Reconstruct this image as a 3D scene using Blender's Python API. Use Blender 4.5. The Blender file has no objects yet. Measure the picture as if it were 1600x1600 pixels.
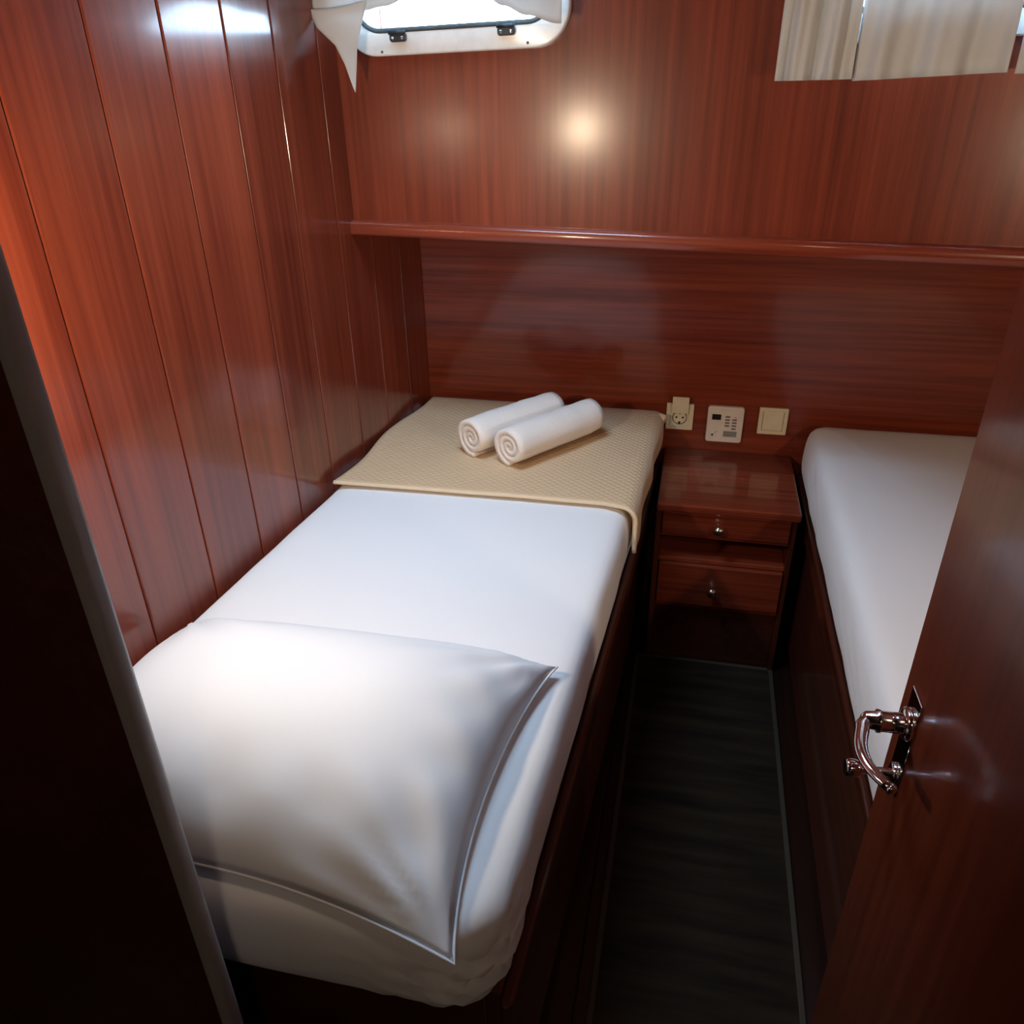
import bpy, bmesh, math, random
from mathutils import Vector, Matrix, noise

random.seed(7)
S = bpy.context.scene
COL = S.collection

# ------------------------------------------------------------------ camera
cam_d = bpy.data.cameras.new('camera')
cam_d.sensor_fit = 'HORIZONTAL'
cam_d.sensor_width = 36.0
cam_d.lens = 36.0 * 1250.0 / 1600.0
cam_d.clip_start = 0.02
cam = bpy.data.objects.new('camera', cam_d)
COL.objects.link(cam)
_p, _y, _r = math.radians(28.7), math.radians(13.0), math.radians(-1.1)
_fw = Vector((-math.sin(_y) * math.cos(_p), math.cos(_y) * math.cos(_p), -math.sin(_p)))
_rt = Vector((math.cos(_y), math.sin(_y), 0))
_up = _rt.cross(_fw)
_R = _rt * math.cos(_r) + _up * math.sin(_r)
_U = _up * math.cos(_r) - _rt * math.sin(_r)
M = Matrix((_R, _U, -_fw)).transposed().to_4x4()
M.translation = Vector((0, 0, 1.55))
cam.matrix_world = M
S.camera = cam

# ------------------------------------------------------------------ world, daylight, exposure
w = bpy.data.worlds.new('sky')
S.world = w
w.use_nodes = True
bg = w.node_tree.nodes['Background']
bg.inputs['Color'].default_value = (0.58, 0.77, 1.0, 1)
bg.inputs['Strength'].default_value = 4.0

def area_light(name, loc, aim, sx, sy, power, color):
    d = bpy.data.lights.new(name, 'AREA')
    d.shape = 'RECTANGLE'
    d.size, d.size_y = sx, sy
    d.energy = power
    d.color = color
    o = bpy.data.objects.new(name, d)
    COL.objects.link(o)
    o.location = loc
    o.rotation_euler = (Vector(aim) - Vector(loc)).to_track_quat('-Z', 'Y').to_euler()
    return o
SKY, LAMP, PASS = 29, 20, 60
bg.inputs['Strength'].default_value = SKY

def sky_portal(name, loc, aim, sx, sy):
    o = area_light(name, loc, aim, sx, sy, 1.0, (1, 1, 1))
    o.data.cycles.is_portal = True
    return o
# the sky reaches the cabin only through its two windows and the ceiling hatch
sky_portal('sky_portal_window_one', (-0.54, 1.93, 1.727), (-0.60, 1.0, 1.727), 0.46, 0.20)
sky_portal('sky_portal_window_two', (0.447, 1.84, 1.727), (0.40, 1.0, 1.727), 0.46, 0.20)
sky_portal('sky_portal_hatch', (-0.48, 1.36, 2.02), (-0.48, 1.36, 1.0), 0.44, 0.44)

S.view_settings.view_transform = 'Standard'
S.view_settings.look = 'None'
S.view_settings.gamma = 1.0
S.view_settings.use_curve_mapping = False
S.view_settings.exposure = 0.0

# ------------------------------------------------------------------ materials
def new_mat(name):
    m = bpy.data.materials.new(name)
    m.use_nodes = True
    nt = m.node_tree
    return m, nt, nt.nodes['Principled BSDF']

def N(nt, t, **kw):
    n = nt.nodes.new(t)
    for k, v in kw.items():
        setattr(n, k, v)
    return n

def plain(name, col, rough=0.5, metal=0.0, coat=0.0, spec=0.5, var=0.06, scale=30.0):
    m, nt, b = new_mat(name)
    tc = N(nt, 'ShaderNodeTexCoord')
    nz = N(nt, 'ShaderNodeTexNoise')
    nz.inputs['Scale'].default_value = scale
    nz.inputs['Detail'].default_value = 4
    nt.links.new(tc.outputs['Object'], nz.inputs['Vector'])
    rp = N(nt, 'ShaderNodeValToRGB')
    rp.color_ramp.elements[0].position = 0.3
    rp.color_ramp.elements[1].position = 0.7
    rp.color_ramp.elements[0].color = tuple(c * (1 - var) for c in col) + (1,)
    rp.color_ramp.elements[1].color = tuple(min(1, c * (1 + var)) for c in col) + (1,)
    nt.links.new(nz.outputs['Fac'], rp.inputs['Fac'])
    nt.links.new(rp.outputs['Color'], b.inputs['Base Color'])
    b.inputs['Roughness'].default_value = rough
    b.inputs['Metallic'].default_value = metal
    b.inputs['Coat Weight'].default_value = coat
    b.inputs['Coat Roughness'].default_value = 0.08
    b.inputs['Specular IOR Level'].default_value = spec
    return m

def wood(name, grain='Z', dark=(0.108, 0.015, 0.007), light=(0.285, 0.053, 0.023), rough=0.30,
         coat=0.6, coat_rough=0.10, fig=1.0):
    """varnished mahogany; grain runs along the given object axis"""
    m, nt, b = new_mat(name)
    tc = N(nt, 'ShaderNodeTexCoord')
    oi = N(nt, 'ShaderNodeObjectInfo')
    mp = N(nt, 'ShaderNodeMapping')
    sc = {'X': (1.6, 60, 60), 'Y': (60, 1.6, 60), 'Z': (60, 60, 1.6)}[grain]
    mp.inputs['Scale'].default_value = sc
    ad = N(nt, 'ShaderNodeVectorMath', operation='ADD')
    ml = N(nt, 'ShaderNodeVectorMath', operation='SCALE')
    cb = N(nt, 'ShaderNodeCombineXYZ')
    for i in range(3):
        nt.links.new(oi.outputs['Random'], cb.inputs[i])
    nt.links.new(cb.outputs[0], ml.inputs[0])
    ml.inputs['Scale'].default_value = 7.0
    nt.links.new(tc.outputs['Object'], ad.inputs[0])
    nt.links.new(ml.outputs[0], ad.inputs[1])
    nt.links.new(ad.outputs[0], mp.inputs['Vector'])
    n1 = N(nt, 'ShaderNodeTexNoise')
    n1.inputs['Scale'].default_value = 1.0
    n1.inputs['Detail'].default_value = 6
    n1.inputs['Roughness'].default_value = 0.62
    nt.links.new(mp.outputs[0], n1.inputs['Vector'])
    mp2 = N(nt, 'ShaderNodeMapping')
    mp2.inputs['Scale'].default_value = tuple(v * 0.11 for v in sc)
    nt.links.new(ad.outputs[0], mp2.inputs['Vector'])
    n2 = N(nt, 'ShaderNodeTexNoise')
    n2.inputs['Scale'].default_value = 1.0
    n2.inputs['Detail'].default_value = 3
    nt.links.new(mp2.outputs[0], n2.inputs['Vector'])
    mx = N(nt, 'ShaderNodeMath', operation='MULTIPLY_ADD')
    nt.links.new(n1.outputs['Fac'], mx.inputs[0])
    mx.inputs[1].default_value = 0.55
    mm = N(nt, 'ShaderNodeMath', operation='MULTIPLY')
    nt.links.new(n2.outputs['Fac'], mm.inputs[0])
    mm.inputs[1].default_value = 0.45
    nt.links.new(mm.outputs[0], mx.inputs[2])
    rp = N(nt, 'ShaderNodeValToRGB')
    e = rp.color_ramp.elements
    e[0].position = 0.5 - 0.17 / fig
    e[1].position = 0.5 + 0.17 / fig
    e[0].color = dark + (1,)
    e[1].color = light + (1,)
    nt.links.new(mx.outputs[0], rp.inputs['Fac'])
    hs = N(nt, 'ShaderNodeHueSaturation')
    mr = N(nt, 'ShaderNodeMapRange')
    mr.inputs['To Min'].default_value = 0.92
    mr.inputs['To Max'].default_value = 1.08
    nt.links.new(oi.outputs['Random'], mr.inputs['Value'])
    nt.links.new(mr.outputs[0], hs.inputs['Value'])
    nt.links.new(rp.outputs['Color'], hs.inputs['Color'])
    nt.links.new(hs.outputs['Color'], b.inputs['Base Color'])
    b.inputs['Roughness'].default_value = rough
    b.inputs['Coat Weight'].default_value = coat
    b.inputs['Coat Roughness'].default_value = coat_rough
    b.inputs['Specular IOR Level'].default_value = 0.3
    bp = N(nt, 'ShaderNodeBump')
    bp.inputs['Strength'].default_value = 0.06
    bp.inputs['Distance'].default_value = 0.002
    nt.links.new(n1.outputs['Fac'], bp.inputs['Height'])
    nt.links.new(bp.outputs[0], b.inputs['Normal'])
    return m

def cloth(name, col, kind='cotton', transl=0.0):
    m, nt, b = new_mat(name)
    tc = N(nt, 'ShaderNodeTexCoord')
    b.inputs['Base Color'].default_value = col + (1,)
    b.inputs['Roughness'].default_value = 0.85
    b.inputs['Specular IOR Level'].default_value = 0.2
    b.inputs['Sheen Weight'].default_value = 0.15
    bp = N(nt, 'ShaderNodeBump')
    if kind == 'cotton':
        n1 = N(nt, 'ShaderNodeTexNoise')
        n1.inputs['Scale'].default_value = 14
        n1.inputs['Detail'].default_value = 5
        nt.links.new(tc.outputs['Object'], n1.inputs['Vector'])
        bp.inputs['Strength'].default_value = 0.10
        bp.inputs['Distance'].default_value = 0.010
        nt.links.new(n1.outputs['Fac'], bp.inputs['Height'])
    elif kind == 'terry':
        n1 = N(nt, 'ShaderNodeTexNoise')
        n1.inputs['Scale'].default_value = 320
        n1.inputs['Detail'].default_value = 3
        nt.links.new(tc.outputs['Object'], n1.inputs['Vector'])
        bp.inputs['Strength'].default_value = 0.55
        bp.inputs['Distance'].default_value = 0.003
        nt.links.new(n1.outputs['Fac'], bp.inputs['Height'])
    else:                                   # quilted waffle weave: small diamonds
        sp = N(nt, 'ShaderNodeSeparateXYZ')
        nt.links.new(tc.outputs['Object'], sp.inputs[0])
        hs = []
        for sgn in (1, -1):
            a = N(nt, 'ShaderNodeMath', operation='MULTIPLY_ADD')
            nt.links.new(sp.outputs['Y'], a.inputs[0])
            a.inputs[1].default_value = sgn * 1.25
            nt.links.new(sp.outputs['X'], a.inputs[2])
            k = N(nt, 'ShaderNodeMath', operation='MULTIPLY')
            nt.links.new(a.outputs[0], k.inputs[0])
            k.inputs[1].default_value = 140.0
            s = N(nt, 'ShaderNodeMath', operation='SINE')
            nt.links.new(k.outputs[0], s.inputs[0])
            ab = N(nt, 'ShaderNodeMath', operation='ABSOLUTE')
            nt.links.new(s.outputs[0], ab.inputs[0])
            hs.append(ab)
        mn = N(nt, 'ShaderNodeMath', operation='MULTIPLY')
        nt.links.new(hs[0].outputs[0], mn.inputs[0])
        nt.links.new(hs[1].outputs[0], mn.inputs[1])
        bp.inputs['Strength'].default_value = 0.38
        bp.inputs['Distance'].default_value = 0.005
        nt.links.new(mn.outputs[0], bp.inputs['Height'])
        rp = N(nt, 'ShaderNodeValToRGB')
        rp.color_ramp.elements[0].color = tuple(c * 0.92 for c in col) + (1,)
        rp.color_ramp.elements[1].color = col + (1,)
        rp.color_ramp.elements[1].position = 0.45
        nt.links.new(mn.outputs[0], rp.inputs['Fac'])
        nt.links.new(rp.outputs['Color'], b.inputs['Base Color'])
    nt.links.new(bp.outputs[0], b.inputs['Normal'])
    if transl > 0:
        tr = N(nt, 'ShaderNodeBsdfTranslucent')
        tr.inputs['Color'].default_value = col + (1,)
        ms = N(nt, 'ShaderNodeMixShader')
        ms.inputs[0].default_value = transl
        out = nt.nodes['Material Output']
        nt.links.new(b.outputs[0], ms.inputs[1])
        nt.links.new(tr.outputs[0], ms.inputs[2])
        nt.links.new(ms.outputs[0], out.inputs['Surface'])
    return m

def emitter(name, col, strength):
    m, nt, b = new_mat(name)
    b.inputs['Base Color'].default_value = (0.9, 0.85, 0.75, 1)
    b.inputs['Emission Color'].default_value = col + (1,)
    b.inputs['Emission Strength'].default_value = strength
    return m

def pane_mat():
    m, nt, b = new_mat('window_pane')
    nt.nodes.remove(b)
    t = N(nt, 'ShaderNodeBsdfTransparent')
    t.inputs['Color'].default_value = (0.93, 0.97, 0.98, 1)
    g = N(nt, 'ShaderNodeBsdfGlossy')
    g.inputs['Roughness'].default_value = 0.02
    fr = N(nt, 'ShaderNodeFresnel')
    fr.inputs['IOR'].default_value = 1.45
    ms = N(nt, 'ShaderNodeMixShader')
    nt.links.new(fr.outputs[0], ms.inputs[0])
    nt.links.new(t.outputs[0], ms.inputs[1])
    nt.links.new(g.outputs[0], ms.inputs[2])
    nt.links.new(ms.outputs[0], nt.nodes['Material Output'].inputs['Surface'])
    return m

WOOD_Z = wood('mahogany_upright_grain', 'Z', coat_rough=0.20, rough=0.36)
WOOD_X = wood('mahogany_level_grain', 'X', fig=1.3)
WOOD_Y = wood('mahogany_lengthwise_grain', 'Y')
WOOD_PLANK = wood('mahogany_plank', 'Z', coat=0.9, coat_rough=0.13)
WOOD_DARK = wood('stained_and_shaded_mahogany', 'Y', dark=(0.040, 0.009, 0.005), light=(0.095, 0.024, 0.012))  # the partitions' own tone; on bed bases and nightstand, shade put into colour
WOOD_SHADEZ = wood('shaded_mahogany_upright', 'Z', dark=(0.040, 0.009, 0.005), light=(0.095, 0.024, 0.012))  # mahogany copy darkened to stand for shade on the nightstand sides
WOOD_DOOR = wood('door_mahogany', 'Z', dark=(0.07, 0.012, 0.006), light=(0.16, 0.035, 0.015))
FLOORM = wood('dark_floor_boards', 'Y', dark=(0.010, 0.004, 0.003), light=(0.028, 0.011, 0.007), coat=0.3, coat_rough=0.25)
GROOVE = plain('dark_seam', (0.012, 0.004, 0.003), 0.8)
CREAM = plain('cream_ceiling_panel', (0.62, 0.58, 0.50), 0.6)
WHITE_PL = plain('white_plastic', (0.86, 0.86, 0.84), 0.25, coat=0.3)
IVORY = plain('ivory_plastic', (0.80, 0.72, 0.52), 0.3, coat=0.3)
PANELW = plain('off_white_panel', (0.82, 0.74, 0.66), 0.35)
BLACKP = plain('black_plastic', (0.012, 0.012, 0.013), 0.3)
GREYP = plain('grey_print', (0.20, 0.19, 0.18), 0.6)
RUBBER = plain('grey_rubber', (0.055, 0.075, 0.085), 0.5)
HINGE = plain('dark_hinge_metal', (0.05, 0.06, 0.07), 0.35, metal=0.6)
STEEL = plain('chrome', (0.78, 0.78, 0.80), 0.10, metal=1.0, var=0.02)
BRASS = plain('brushed_nickel_knob', (0.75, 0.68, 0.58), 0.22, metal=1.0, var=0.03)
TRIMG = plain('edge_trim_reflection_grey', (0.30, 0.27, 0.27), 0.4, coat=0.2)  # glossy wood edge; its reflection of the pillow is put into this grey
RUNNER = None
SHEET = cloth('white_cotton_sheet', (0.84, 0.84, 0.86))
PILLOW = cloth('white_pillow_cotton', (0.77, 0.79, 0.83))
TOWEL = cloth('white_terry', (0.90, 0.82, 0.76), 'terry')
QUILT = cloth('beige_waffle_blanket', (0.70, 0.49, 0.30), 'quilt')
QHEM = cloth('beige_hem', (0.78, 0.61, 0.42))
CURT = cloth('white_curtain', (0.74, 0.76, 0.76), transl=0.18)
PANE = pane_mat()
BULB = emitter('lit_bulb', (1.0, 0.70, 0.42), 12.0)
BULB2 = emitter('lit_passage_lamp', (1.0, 0.76, 0.55), PASS)

def runner_mat():
    m, nt, b = new_mat('dark_floor_runner')
    tc = N(nt, 'ShaderNodeTexCoord')
    mp = N(nt, 'ShaderNodeMapping')
    mp.inputs['Scale'].default_value = (3.0, 26.0, 1.0)
    nt.links.new(tc.outputs['Object'], mp.inputs['Vector'])
    n1 = N(nt, 'ShaderNodeTexNoise')
    n1.inputs['Scale'].default_value = 1.0
    n1.inputs['Detail'].default_value = 5
    nt.links.new(mp.outputs[0], n1.inputs['Vector'])
    rp = N(nt, 'ShaderNodeValToRGB')
    rp.color_ramp.elements[0].position = 0.3
    rp.color_ramp.elements[1].position = 0.72
    rp.color_ramp.elements[0].color = (0.012, 0.007, 0.004, 1)
    rp.color_ramp.elements[1].color = (0.036, 0.023, 0.013, 1)
    nt.links.new(n1.outputs['Fac'], rp.inputs['Fac'])
    nt.links.new(rp.outputs['Color'], b.inputs['Base Color'])
    b.inputs['Roughness'].default_value = 0.9
    b.inputs['Specular IOR Level'].default_value = 0.15
    n2 = N(nt, 'ShaderNodeTexNoise')
    n2.inputs['Scale'].default_value = 400
    nt.links.new(tc.outputs['Object'], n2.inputs['Vector'])
    bp = N(nt, 'ShaderNodeBump')
    bp.inputs['Strength'].default_value = 0.5
    bp.inputs['Distance'].default_value = 0.002
    nt.links.new(n2.outputs['Fac'], bp.inputs['Height'])
    nt.links.new(bp.outputs[0], b.inputs['Normal'])
    return m
RUNNER = runner_mat()
BINDING = plain('runner_binding', (0.045, 0.033, 0.020), 0.7)

# ------------------------------------------------------------------ mesh helpers
def link_bm(name, bm, mat, parent=None, smooth=False, loc=(0, 0, 0), rot=(0, 0, 0)):
    bmesh.ops.recalc_face_normals(bm, faces=bm.faces[:])
    me = bpy.data.meshes.new(name)
    bm.to_mesh(me)
    bm.free()
    me.materials.append(mat)
    if smooth:
        for p in me.polygons:
            p.use_smooth = True
    o = bpy.data.objects.new(name, me)
    COL.objects.link(o)
    o.parent = parent
    o.location = loc
    o.rotation_euler = rot
    return o

def finish(name, verts, faces, mat, parent=None, smooth=True, loc=(0, 0, 0), rot=(0, 0, 0)):
    bm = bmesh.new()
    vs = [bm.verts.new(v) for v in verts]
    for f in faces:
        try:
            bm.faces.new([vs[i] for i in f])
        except ValueError:
            pass
    return link_bm(name, bm, mat, parent, smooth, loc, rot)

def empty(name, loc=(0, 0, 0), rot=(0, 0, 0)):
    o = bpy.data.objects.new(name, None)
    o.empty_display_size = 0.05
    COL.objects.link(o)
    o.location = loc
    o.rotation_euler = rot
    return o

def tag(o, label, cat, group=None):
    o['label'] = label
    o['category'] = cat
    if group:
        o['group'] = group
    return o

def struct(o, label=None):
    o['kind'] = 'structure'
    if label:
        o['label'] = label
    return o

def bm_box(bm, lo, hi, bev=0.0, seg=2):
    g = bmesh.ops.create_cube(bm, size=1.0)
    vs = g['verts']
    for v in vs:
        v.co = Vector([lo[i] + (v.co[i] + 0.5) * (hi[i] - lo[i]) for i in range(3)])
    if bev > 0:
        es = list({e for v in vs for e in v.link_edges})
        bmesh.ops.bevel(bm, geom=es, offset=bev, segments=seg, affect='EDGES', profile=0.5)

def box(name, lo, hi, mat, parent=None, bev=0.0, seg=2, loc=(0, 0, 0), rot=(0, 0, 0), smooth=False):
    bm = bmesh.new()
    bm_box(bm, lo, hi, bev, seg)
    return link_bm(name, bm, mat, parent, smooth, loc, rot)

def rrect(x0, x1, z0, z1, r, n=8):
    pts = []
    for cx, cz, a0 in ((x1 - r, z1 - r, 0), (x0 + r, z1 - r, 90), (x0 + r, z0 + r, 180), (x1 - r, z0 + r, 270)):
        for k in range(n + 1):
            a = math.radians(a0 + 90.0 * k / n)
            pts.append((cx + r * math.cos(a), cz + r * math.sin(a)))
    return pts

def plate(name, loops, depth, mat, parent=None, bev=0.0, loc=(0, 0, 0), rot=(0, 0, 0), axis='XZ'):
    """flat outline (first loop) with holes (the other loops), thickened by depth; local y runs 0..depth into the wall"""
    cu = bpy.data.curves.new('tmp', 'CURVE')
    cu.dimensions = '2D'
    cu.fill_mode = 'BOTH'
    cu.extrude = depth / 2 - bev
    cu.bevel_depth = bev
    cu.bevel_resolution = 2
    cu.offset = -bev
    for lp in loops:
        s = cu.splines.new('POLY')
        s.points.add(len(lp) - 1)
        for p, q in zip(s.points, lp):
            p.co = (q[0], q[1], 0, 1)
        s.use_cyclic_u = True
    t = bpy.data.objects.new('tmp', cu)
    COL.objects.link(t)
    dg = bpy.context.evaluated_depsgraph_get()
    me = bpy.data.meshes.new_from_object(t.evaluated_get(dg))
    bpy.data.objects.remove(t)
    bpy.data.curves.remove(cu)
    for v in me.vertices:
        x, y, z = v.co
        v.co = (x, depth / 2 - z, y) if axis == 'XZ' else (x, y, z + depth / 2)
    bm = bmesh.new()
    bm.from_mesh(me)
    bpy.data.meshes.remove(me)
    bmesh.ops.remove_doubles(bm, verts=bm.verts[:], dist=1e-6)
    return link_bm(name, bm, mat, parent, False, loc, rot)

def bm_tube(bm, pts, radius, n=10, closed=False, flat=1.0):
    pts = [Vector(p) for p in pts]
    m = len(pts)
    rad = radius if isinstance(radius, (list, tuple)) else [radius] * m
    rings = []
    prev = None
    for i, p in enumerate(pts):
        a = pts[(i - 1) % m] if (closed or i > 0) else p
        b = pts[(i + 1) % m] if (closed or i < m - 1) else p
        t = (b - a).normalized()
        if prev is None:
            ref = Vector((0, 0, 1)) if abs(t.z) < 0.9 else Vector((1, 0, 0))
            u = ref.cross(t).normalized()
        else:
            u = (prev - t * prev.dot(t)).normalized()
        prev = u
        v = t.cross(u)
        rings.append([bm.verts.new(p + (u * math.cos(2 * math.pi * k / n) + v * flat * math.sin(2 * math.pi * k / n)) * rad[i]) for k in range(n)])
    last = m if closed else m - 1
    for i in range(last):
        A, B = rings[i], rings[(i + 1) % m]
        for k in range(n):
            bm.faces.new((A[k], A[(k + 1) % n], B[(k + 1) % n], B[k]))
    if not closed:
        bm.faces.new(rings[0][::-1])
        bm.faces.new(rings[-1])

def tube(name, pts, radius, mat, parent=None, n=10, closed=False, flat=1.0, loc=(0, 0, 0), rot=(0, 0, 0)):
    bm = bmesh.new()
    bm_tube(bm, pts, radius, n, closed, flat)
    return link_bm(name, bm, mat, parent, True, loc, rot)

def lathe(name, prof, mat, parent=None, axis=(0, -1, 0), loc=(0, 0, 0), n=28, rot=(0, 0, 0)):
    """profile of (radius, height) turned about the given axis"""
    ax = Vector(axis).normalized()
    q = Vector((0, 0, 1)).rotation_difference(ax)
    verts, faces = [], []
    for r, h in prof:
        for k in range(n):
            a = 2 * math.pi * k / n
            verts.append(q @ Vector((r * math.cos(a), r * math.sin(a), h)))
    for i in range(len(prof) - 1):
        for k in range(n):
            faces.append((i * n + k, i * n + (k + 1) % n, (i + 1) * n + (k + 1) % n, (i + 1) * n + k))
    faces.append(tuple(range(n))[::-1])
    faces.append(tuple(range((len(prof) - 1) * n, len(prof) * n)))
    return finish(name, verts, faces, mat, parent, True, loc, rot)

def sharp(o, ang=35):
    o.data.set_sharp_from_angle(angle=math.radians(ang))
    return o

# ================================================================== the setting
SL = 0.0925                                     # the left wall splays a little outward towards the door
def lwx(y):
    return -0.79 - SL * (2.3 - y)
LROT = -math.atan(SL)
LN = math.hypot(1, SL)
CEIL = 1.96

# floor with boards
floor = struct(box('floor', (-1.25, -1.2, -0.05), (1.6, 2.36, -0.008), GROOVE), 'dark wooden cabin floor')
x = -1.2
while x < 1.2:
    box('plank', (x, -1.2, -0.02), (x + 0.098, 2.34, 0.0), FLOORM, floor, bev=0.0015, seg=1)
    x += 0.1

# left wall: upright mahogany boards with open seams
wall_left = struct(box('wall_left', (-0.05, -1.90, 0.0), (-0.014, 0.02, CEIL), GROOVE, loc=(-0.79, 2.3, 0), rot=(0, 0, LROT)),
                   'mahogany wall of upright boards beside the made bed')
ys = [2.3, 2.16, 2.0, 1.842, 1.673, 1.518, 1.351, 1.186, 1.009, 0.84, 0.67, 0.50, 0.42]
for a, b in zip(ys[:-1], ys[1:]):
    s0, s1 = (b - 2.3) * LN, (a - 2.3) * LN
    g = 0.0016
    box('plank', (-0.018, s0 + g, 0.0), (0.0, s1 - g, CEIL), WOOD_PLANK, wall_left, bev=0.0028, seg=2)

# lower back wall, level grain
wall_back = struct(box('wall_back', (-0.80, 2.30, 0.0), (1.16, 2.34, 1.235), WOOD_X), 'dark mahogany back wall under the ledge')
# upper back wall, standing forward of the lower one
UP = Vector((-0.825, 1.9, 0))
UROT = -math.atan(0.09)
WIN = [(0.028, 0.536, 1.592, 1.862), (1.02, 1.528, 1.592, 1.862)]
holes = [rrect(a + 0.03, b - 0.03, c + 0.03, d - 0.03, 0.055) for a, b, c, d in WIN]
wall_upper = struct(plate('wall_back_upper', [[(-0.03, 1.235), (2.0, 1.235), (2.0, CEIL), (-0.03, CEIL)]] + holes, 0.035, WOOD_Z,
                          loc=UP + Vector((0.0, 0.022, 0)), rot=(0, 0, UROT)), 'mahogany upper wall with upright grain around the windows')
# ledge: rounded nosing and the soffit under the side deck
prof = [(0.0, 1.2165), (0.004, 1.2125), (0.010, 1.211), (0.03, 1.211), (0.03, 1.2455), (0.012, 1.2455), (0.005, 1.2435), (0.0, 1.238)]
vs, fs = [], []
for i in range(2):
    for (py, pz) in prof:
        vs.append((-0.004 + i * 2.004, py, pz - 0.010 * i * 1.3))
n = len(prof)
for k in range(n):
    fs.append((k, (k + 1) % n, n + (k + 1) % n, n + k))
fs += [tuple(range(n))[::-1], tuple(range(n, 2 * n))]
ledge = finish('trim_1', vs, fs, WOOD_X, None, False, loc=UP, rot=(0, 0, UROT))
struct(sharp(ledge, 50), 'glossy mahogany ledge with rounded nosing under the upper wall')
soffit = finish('trim_2', [(-0.835, 1.92, 1.213), (1.16, 1.74, 1.205), (1.16, 2.305, 1.205), (-0.79, 2.305, 1.213),
                           (-0.835, 1.92, 1.233), (1.16, 1.74, 1.225), (1.16, 2.305, 1.225), (-0.79, 2.305, 1.233)],
                [(0, 3, 2, 1), (4, 5, 6, 7), (0, 1, 5, 4), (1, 2, 6, 5), (2, 3, 7, 6), (3, 0, 4, 7)], WOOD_X, None, False)
struct(soffit, 'dark underside of the ledge above the beds')

wall_right = struct(box('wall_right', (1.15, -1.2, 0.0), (1.19, 2.36, CEIL), GROOVE), 'mahogany wall behind the second bed')
y = 0.30
while y < 2.28:
    box('plank', (1.132, y + 0.0016, 0.0), (1.152, min(y + 0.165, 2.298) - 0.0016, CEIL), WOOD_PLANK, wall_right, bev=0.0028)
    y += 0.165
HX, HY, HS = -0.48, 1.36, 0.21
ceiling = struct(plate('ceiling', [[(-1.25, -1.24), (1.6, -1.24), (1.6, 1.97), (-1.25, 1.97)], rrect(HX - HS, HX + HS, HY - HS, HY + HS, 0.05)], 0.04, WOOD_X, axis='XY', loc=(0, 0, CEIL)), 'mahogany cabin ceiling')
hatch = struct(empty('window_3', (HX, HY, CEIL)), 'square glazed deck hatch in the ceiling')
plate('window_frame', [rrect(-HS - 0.035, HS + 0.035, -HS - 0.035, HS + 0.035, 0.07, 8), rrect(-HS + 0.006, HS - 0.006, -HS + 0.006, HS - 0.006, 0.05, 8)], 0.016, WHITE_PL, hatch, bev=0.003, axis='XY', loc=(0, 0, -0.016))
plate('pane', [rrect(-HS - 0.01, HS + 0.01, -HS - 0.01, HS + 0.01, 0.05, 8)], 0.008, PANE, hatch, axis='XY', loc=(0, 0, 0.042))
# partition left of the doorway with its rounded edge (reflection put into the grey), partition right of the door
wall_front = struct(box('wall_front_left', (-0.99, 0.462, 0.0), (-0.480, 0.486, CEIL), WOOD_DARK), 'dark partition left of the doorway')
trim = bmesh.new()
pts = [(-0.480, 0.4615), (-0.474, 0.462), (-0.4705, 0.4645), (-0.469, 0.469), (-0.469, 0.479), (-0.4705, 0.4835), (-0.474, 0.4862), (-0.480, 0.4868)]
lo = [trim.verts.new((a, b, 0)) for a, b in pts]
hi = [trim.verts.new((a, b, CEIL)) for a, b in pts]
for k in range(len(pts)):
    j = (k + 1) % len(pts)
    trim.faces.new((lo[k], lo[j], hi[j], hi[k]))
trim.faces.new(lo[::-1]); trim.faces.new(hi)
struct(sharp(link_bm('trim_3', trim, TRIMG, None, True), 60), 'rounded wooden edge strip of the doorway, reflection put into its pale grey')
struct(box('wall_front_right', (0.335, 0.265, 0.0), (1.16, 0.300, CEIL), WOOD_DARK), 'dark partition right of the doorway')
# passage behind the viewer
struct(box('wall_passage_left', (-1.04, -1.2, 0.0), (-1.0, 0.49, CEIL), WOOD_DARK), 'dark wall of the passage')
struct(box('wall_passage_back', (-1.2, -1.24, 0.0), (1.2, -1.2, CEIL), WOOD_DARK), 'dark back wall of the passage')

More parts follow.
